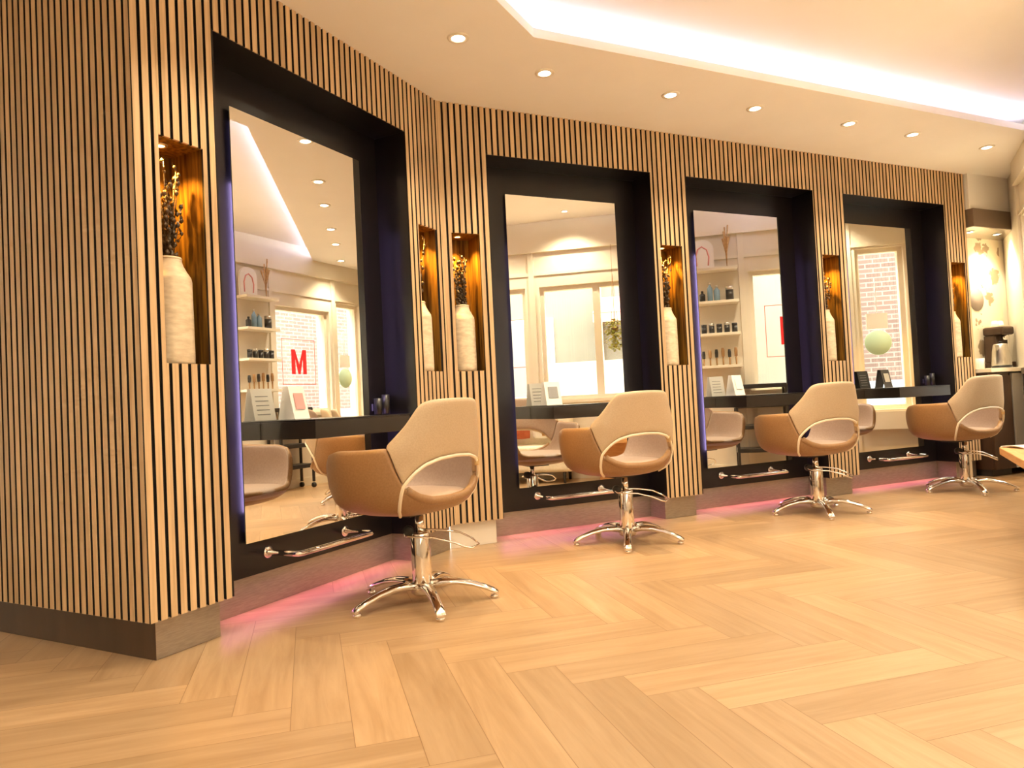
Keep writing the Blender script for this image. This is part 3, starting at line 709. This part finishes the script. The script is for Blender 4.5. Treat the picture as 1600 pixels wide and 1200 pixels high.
# mint disc sign on the far window
t = thing('round_sign', 'round pale mint sign hanging below a white card on the far window', 'sign', tuple(uE*7.33+nE*(OE+.06)+Vector((0,0,1.31))), rotE)
MB().lathe([(0,-.008),(.125,-.008),(.13,0),(.125,.008),(0,.008)], seg=36, axis='y').build('disc', M['mint'], t)
MB().box(-.10,.10,-.006,.006,.14,.30).build('card', M['white'], t)
MB().tube([(0,0,.30),(0,0,.62)], .003, seg=5).build('cord', M['white'], t)

# ------------------------------------------------------------------ waiting corner by the windows
t = thing('waiting_sofa', 'cream tub sofa below the big window, seen in the second mirror', 'sofa', tuple(Epos(3.52, .27, 0)), rotE)
MB().box(-.62,.62,-.24,.24,.12,.40).build('seat', M['sofa'], t, bevel=.04, seg=4)
MB().box(-.62,.62,-.25,-.12,.38,.78).build('backrest', M['sofa'], t, bevel=.05, seg=4)
for sx in (-1,1): MB().box(sx*.62-.05,sx*.62+.05,-.25,.25,.12,.60).build('armrest', M['sofa'], t, bevel=.05, seg=4)
for sx in (-1,1):
    for sy in (-1,1): MB().lathe([(0,0),(.015,0),(.02,.13),(0,.13)], c=(sx*.56,sy*.19,0), seg=10).build('leg', M['dark'], t)
def cushion(u, d, z, mt, label, tilt=.2, s=.15):
    mb = MB()
    def fn(a, b):
        x = (a*2-1); y = (b*2-1); return Vector((x*s, 0, y*s*.8))
    for side in (-1, 1):
        vs = []; n = 11
        for i in range(n):
            for j in range(n):
                x = -1+2*i/(n-1); y = -1+2*j/(n-1); bl = ((1-x**4)*(1-y**4))**.5
                vs.append((x*s*(1-.06*y*y), side*.075*bl, y*s*.72*(1-.06*x*x)))
        fs = [(i*n+j,(i+1)*n+j,(i+1)*n+j+1,i*n+j+1) for i in range(n-1) for j in range(n-1)]
        mb.add(vs, fs if side < 0 else [f[::-1] for f in fs], 0, True)
    o = mb.build('cushion', M[mt], loc=tuple(Epos(u, d, z)), rotz=rotE); o.rotation_euler = (-tilt, 0, rotE); tag(o, label, 'cushion', 'cushions on the cream sofa')
cushion(3.22, .27, .575, 'rust', 'rust red cushion at the left end of the cream sofa')
cushion(3.54, .27, .575, 'rust', 'rust red cushion in the middle of the cream sofa')
cushion(3.86, .27, .575, 'paper', 'off-white cushion at the right end of the cream sofa')
# trolley
t = thing('salon_trolley', 'black rolling trolley with slatted trays standing before the product shelves', 'trolley', tuple(Epos(6.12, .135, 0)), rotE)
for z in (.90, .70, .48, .24): MB().box(-.26,.26,-.11,.11,z,z+.045).build('tray', M['dark'], t, bevel=.006)
for sx in (-1,1):
    for sy in (-1,1):
        MB().box(sx*.245-.012,sx*.245+.012,sy*.095-.012,sy*.095+.012,.07,.92).build('post', M['dark'], t)
        MB().lathe([(0,-.012),(.03,-.012),(.03,.012),(0,.012)], c=(sx*.245,sy*.095,.031), seg=14, axis='x').build('castor', M['rubber'], t)
# wooden low table at the right edge of the picture
pt = Vector((2.86, 4.15, 0)); o_ = thing('bench_table', 'low orange-wood table with a magazine, cut by the right edge of the picture', 'table', (3.02, 3.93, 0), rotE)
# local x = uE, y = into the room
MB().box(-.50,.42,-.26,.26,.405,.45).build('tabletop', M['wood'], o_, bevel=.004)
MB().box(-.45,-.05,-.2,0,0,.405).build('pedestal', M['wood'], o_, bevel=.003)
mg = MB(); 
for j in range(8): mg.add([(-.11+.22*j/8,-.15,.004+.012*math.sin(PI*j/8)),(-.11+.22*(j+1)/8,-.15,.004+.012*math.sin(PI*(j+1)/8)),(-.11+.22*(j+1)/8,.15,.004+.012*math.sin(PI*(j+1)/8)),(-.11+.22*j/8,.15,.004+.012*math.sin(PI*j/8))], [(0,1,2,3)], 0, True)
o = mg.build('magazine', M['paper'], loc=(3.14, 4.31, .452), rotz=rotE+.5, solid=.006); tag(o, 'open white magazine lying on the low wooden table', 'magazine')

# ------------------------------------------------------------------ things on the console shelves
def brochure(w, u, off, label, mt_card, art, rz):
    p = P_(w, u, off, .8435); t = thing('brochure_holder', label, 'brochure holder', tuple(p), rz, 'brochure holders on the console shelves')
    def leaf(sy, name, mt, ins=0, off2=0, w_=.058, h0=0.0, h1=.155):
        mb = MB(); y0, y1 = sy*.045+off2, sy*.012+off2
        mb.add([(-w_,y0,h0),(w_,y0,h0),(w_,y1,h1),(-w_,y1,h1),(-w_,y0+.002,h0),(w_,y0+.002,h0),(w_,y1+.002,h1),(-w_,y1+.002,h1)], [(0,1,2,3),(7,6,5,4),(0,4,5,1),(1,5,6,2),(2,6,7,3),(3,7,4,0)])
        return mb.build(name, mt, t)
    leaf(-1, 'front_leaf', M[mt_card]); leaf(1, 'rear_leaf', M['paper'] if mt_card != 'dark' else M['dark'])
    MB().box(-.06,.06,-.05,.05,0,.003).build('foot', M['acrylic'], t)
    mb = MB(); mb.box(-.035,.035,-.0012,0,.05,.125); o = mb.build('printed_art', M[art], t); o.location = (0,-.0485,0.0); o.rotation_euler = (-.21,0,0)
    mb = MB()
    for k in range(5): mb.box(-.04,.03,0,.0012,.03+k*.022,.034+k*.022)
    o = mb.build('printed_text', M['grey'], t); o.location = (0,.0475,0); o.rotation_euler = (.21,0,0)
brochure('B', 2.475, .085, 'white brochure stand with pink print on the shelf of the nearest mirror', 'paper', 'pink', rotB+.15)
brochure('C', 2.225, .085, 'white brochure stand with a small dark print on the second shelf', 'paper', 'grey', rotC)
brochure('C', 3.80, .085, 'plain white brochure stand on the shelf of the third mirror', 'paper', 'paper', rotC+.2)
brochure('C', 5.43, .085, 'black folded card stand on the shelf of the farthest mirror', 'dark', 'steel', rotC+.1)
def toolholder(w, u, label):
    t = thing('tool_holder', label, 'tool holder', tuple(P_(w, u, DEP-.006, .845)), rotB if w == 'B' else rotC, 'black tool holders')
    for k, dx in enumerate((-.035,.035)): MB().lathe([(.022,0),(.022,.09+.02*k),(.019,.09+.02*k),(.019,.004),(0,.004)], c=(dx,-.035,0), seg=16).build('holder_tube', M['dark'], t)
    MB().box(-.05,.05,-.012,.0,.02,.06).build('bracket', M['dark'], t)
toolholder('B', 3.255, 'black twin tube tool holder at the right of the nearest mirror')
toolholder('C', 6.165, 'black twin tube tool holder at the right of the farthest mirror')

# ------------------------------------------------------------------ kitchen corner
Kb = baseC
def Kobj(mb, name, mt, **kw): return mb.build(name, mt, loc=tuple(Kb), rotz=rotC, **kw)
def Eu(off): return (OE-(OC+off)*nC.dot(nE))/uC.dot(nE)-.003      # where the window wall cuts the kitchen
def kclip(u0, o0, o1, z0, z1): return MB().prism([(u0,o0),(Eu(o0),o0),(Eu(o1),o1),(u0,o1)], z0, z1)
Kobj(kclip(6.40, .29, .45, 0, ZUP), 'wall_kitchen', M['wall'], kind='structure')
Kobj(kclip(6.555, -.06, .289, 2.268, 2.43), 'trim_5', M['taupe'], kind='structure')
Kobj(kclip(6.555, -.052, .289, 2.262, 2.268), 'trim_6', M['steel'], kind='structure')
Kobj(kclip(6.555, -.03, .289, 2.43, ZC+.03), 'wall_kitchen_upper', M['ceiling'], kind='structure')
def art_panel():
    mt = mat('patterned_wallpaper', (.80,.72,.55), .6); b = mt.node_tree.nodes['Principled BSDF']; tc = N(mt, 'ShaderNodeTexCoord')
    v = N(mt, 'ShaderNodeTexVoronoi'); v.inputs['Scale'].default_value = 4.6; v.inputs['Randomness'].default_value = 1; 
    nz = N(mt, 'ShaderNodeTexNoise'); nz.inputs['Scale'].default_value = 22; nz.inputs['Detail'].default_value = 8
    L(mt, tc.outputs['Object'], v.inputs['Vector']); L(mt, tc.outputs['Object'], nz.inputs['Vector'])
    ad = N(mt, 'ShaderNodeMath', operation='MULTIPLY_ADD'); ad.inputs[1].default_value = .55; L(mt, nz.outputs['Fac'], ad.inputs[0]); L(mt, v.outputs['Distance'], ad.inputs[2])
    rp = N(mt, 'ShaderNodeValToRGB'); e = rp.color_ramp.elements; e[0].position = .60; e[0].color = (.36,.27,.17,1); e[1].position = .64; e[1].color = (.82,.74,.57,1)
    L(mt, ad.outputs[0], rp.inputs[0]); L(mt, rp.outputs[0], b.inputs['Base Color']); return mt
Kobj(MB().box(6.58, 7.48, .284, .2895, .98, 2.262), 'trim_7', art_panel(), kind='structure')
Kobj(MB().lathe([(0,.0),(.11,0),(.11,.004),(0,.004)], c=(7.07, .279, 1.655), seg=30, axis='y'), 'trim_8', mat('grey_disc_print', (.34,.28,.24), .6), kind='structure')
t = thing('kitchen_base_cabinet', 'dark brown base cabinet at the left end of the kitchen', 'cabinet', tuple(P_('C', 6.66, .0)), rotC)
MB().box(-.10,.205,-.09,.28,.06,.93).build('carcass', M['brown'], t); MB().box(-.095,.20,-.108,-.091,.06,.90).build('door', M['brown'], t, bevel=.002)
MB().box(-.09,.19,-.07,.2,0,.06).build('kickboard', M['dark'], t)
t = thing('kitchen_appliance', 'stainless steel dishwasher right of the dark cabinet', 'dishwasher', tuple(P_('C', 6.96, .0)), rotC)
MB().box(-.085,.10,-.09,.28,.10,.93).build('carcass', M['dark'], t); MB().box(-.085,.075,-.112,-.091,.20,.92).build('front_panel', M['satin'], t, bevel=.003)
MB().box(-.085,.075,-.105,-.091,.06,.195).build('kick_panel', M['worktop'], t)
o = Kobj(kclip(6.555, -.13, .283, .935, .972), 'kitchen_worktop', M['worktop'], bevel=.003); tag(o, 'pale kitchen worktop under the patterned wall panel', 'worktop')
t = thing('kettle', 'stainless steel kettle on the kitchen worktop', 'kettle', tuple(P_('C', 6.975, .03, .973)), rotC+.1)
MB().lathe([(0,0),(.085,0),(.085,.02),(0,.02)], seg=24).build('power_base', M['dark'], t)
MB().lathe([(0,.02),(.078,.02),(.080,.03),(.070,.16),(.060,.215),(.052,.225),(0,.232)], seg=28).build('kettle_body', M['steel'], t)
MB().lathe([(0,.232),(.012,.232),(.012,.25),(0,.25)], seg=12).build('lid_knob', M['dark'], t)
MB().tube([(.055,0,.215),(.10,0,.215),(.125,0,.20),(.13,0,.15),(.12,0,.09),(.105,0,.06),(.075,0,.055)], .009, seg=8).build('handle', M['chrome'], t)
MB().add([(-.06,-.02,.19),(-.06,.02,.19),(-.10,0,.215),(-.065,0,.15)], [(0,1,2),(0,2,3),(1,3,2),(0,3,1)]).build('spout', M['steel'], t)
t = thing('coffee_machine', 'dark brown coffee machine at the right end of the worktop', 'coffee machine', tuple(P_('C', 7.20, .06, .973)), rotC)
MB().box(-.10,.09,.02,.20,0,.06).build('drip_base', M['brown'], t, bevel=.008); MB().box(-.10,.10,.09,.20,.06,.32).build('machine_body', M['brown'], t, bevel=.01)
MB().box(-.115,.08,.01,.20,.32,.40).build('machine_head', M['brown'], t, bevel=.02)
MB().lathe([(0,.27),(.03,.27),(.03,.32),(0,.32)], c=(-.01,.05,0), seg=16).build('brew_head', M['chrome'], t)
MB().box(-.09,.09,.05,.19,.40,.41).build('cup_tray', M['chrome'], t)
for k, (dx, lab) in enumerate(((-.04, 'left'), (.045, 'right'))):
    t = thing('espresso_cup', f'white cup upside down on the coffee machine, {lab} one', 'cup', tuple(P_('C', 7.20+dx, .18, 1.3835)), 0, 'cups on the coffee machine')
    MB().lathe([(.034,0),(.032,.02),(.024,.045),(.018,.05),(0,.05)], seg=18).build('cup_body', M['kitchen_white'], t)
t = thing('milk_cup', 'small white beaker left of the kettle', 'cup', tuple(P_('C', 6.82, .13, .973)), rotC)
MB().lathe([(0,0),(.032,0),(.037,.10),(.034,.10),(.03,.006),(0,.006)], seg=20).build('beaker_body', M['kitchen_white'], t)
lightcan('soffit_downlight', tuple(P_('C', 7.15, .10, 2.261)), 'recessed downlight under the kitchen soffit, above the kettle', 'downlight', 'kitchen soffit downlights', r=.032)
lightcan('soffit_downlight', tuple(P_('C', 6.75, .10, 2.261)), 'recessed downlight under the kitchen soffit, beside the slatted wall', 'downlight', 'kitchen soffit downlights', r=.032)

# ------------------------------------------------------------------ rest of the shell and the street
MB().box(-6.0, -5.8, -3.6, 6, 0, ZUP).build('wall_far_left', M['wall'], kind='structure')
MB().box(-6.0, 4, -3.8, -3.6, 0, ZUP).build('wall_behind', M['wall'], kind='structure')
st = MB().box(-20, 30, -30, -1.37, -.25, -.13).build('ground', M['pave'], rotz=rotE, kind='structure')
t = thing('brick_building', 'pale pink brick building across the street, seen through the windows in the mirrors', 'building', tuple(uE*16+nE*(OE+6)), rotE)
MB().box(-8.6,9,-.5,0,.95,7).build('brick_facade', M['brick'], t); MB().box(-8.6,9,-.5,.03,-.13,.95).build('stone_base', M['street_grey'], t)
t = thing('shop_building', 'pale yellow shop building across the street, seen in the second mirror', 'building', tuple(uE*1+nE*(OE+5)), rotE)
MB().box(-7,6.2,-.5,0,-.13,7).build('facade', M['street_wall'], t)
for x in (-4,-1.2,1.6,4.4):
    w = MB().box(x-.55,x+.55,0,.04,.9,2.4).build('shop_window', M['frame'], t); MB().box(x-.48,x+.48,.04,.05,.98,2.3).build('shop_pane', M['glassdark'], w)
for x in (-2.6,3,5.6): MB().box(x-.05,x+.05,0,.10,-.13,6).build('facade_pilaster', M['frame'], t)
t = thing('street_awning', 'salmon red awning on the shop building outside', 'awning', tuple(uE*5.2+nE*(OE+4.97)+Vector((0,0,2.3))), rotE)
MB().add([(-1.2,0,.4),(1.2,0,.4),(1.2,1.1,0),(-1.2,1.1,0),(-1.2,0,.38),(1.2,0,.38),(1.2,1.1,-.02),(-1.2,1.1,-.02)], [(0,1,2,3),(7,6,5,4),(0,4,5,1),(1,5,6,2),(2,6,7,3),(3,7,4,0)]).build('canvas', M['salmon'], t)
MB().box(-1.2,1.2,1.09,1.10,-.16,0).build('valance', M['salmon'], t)
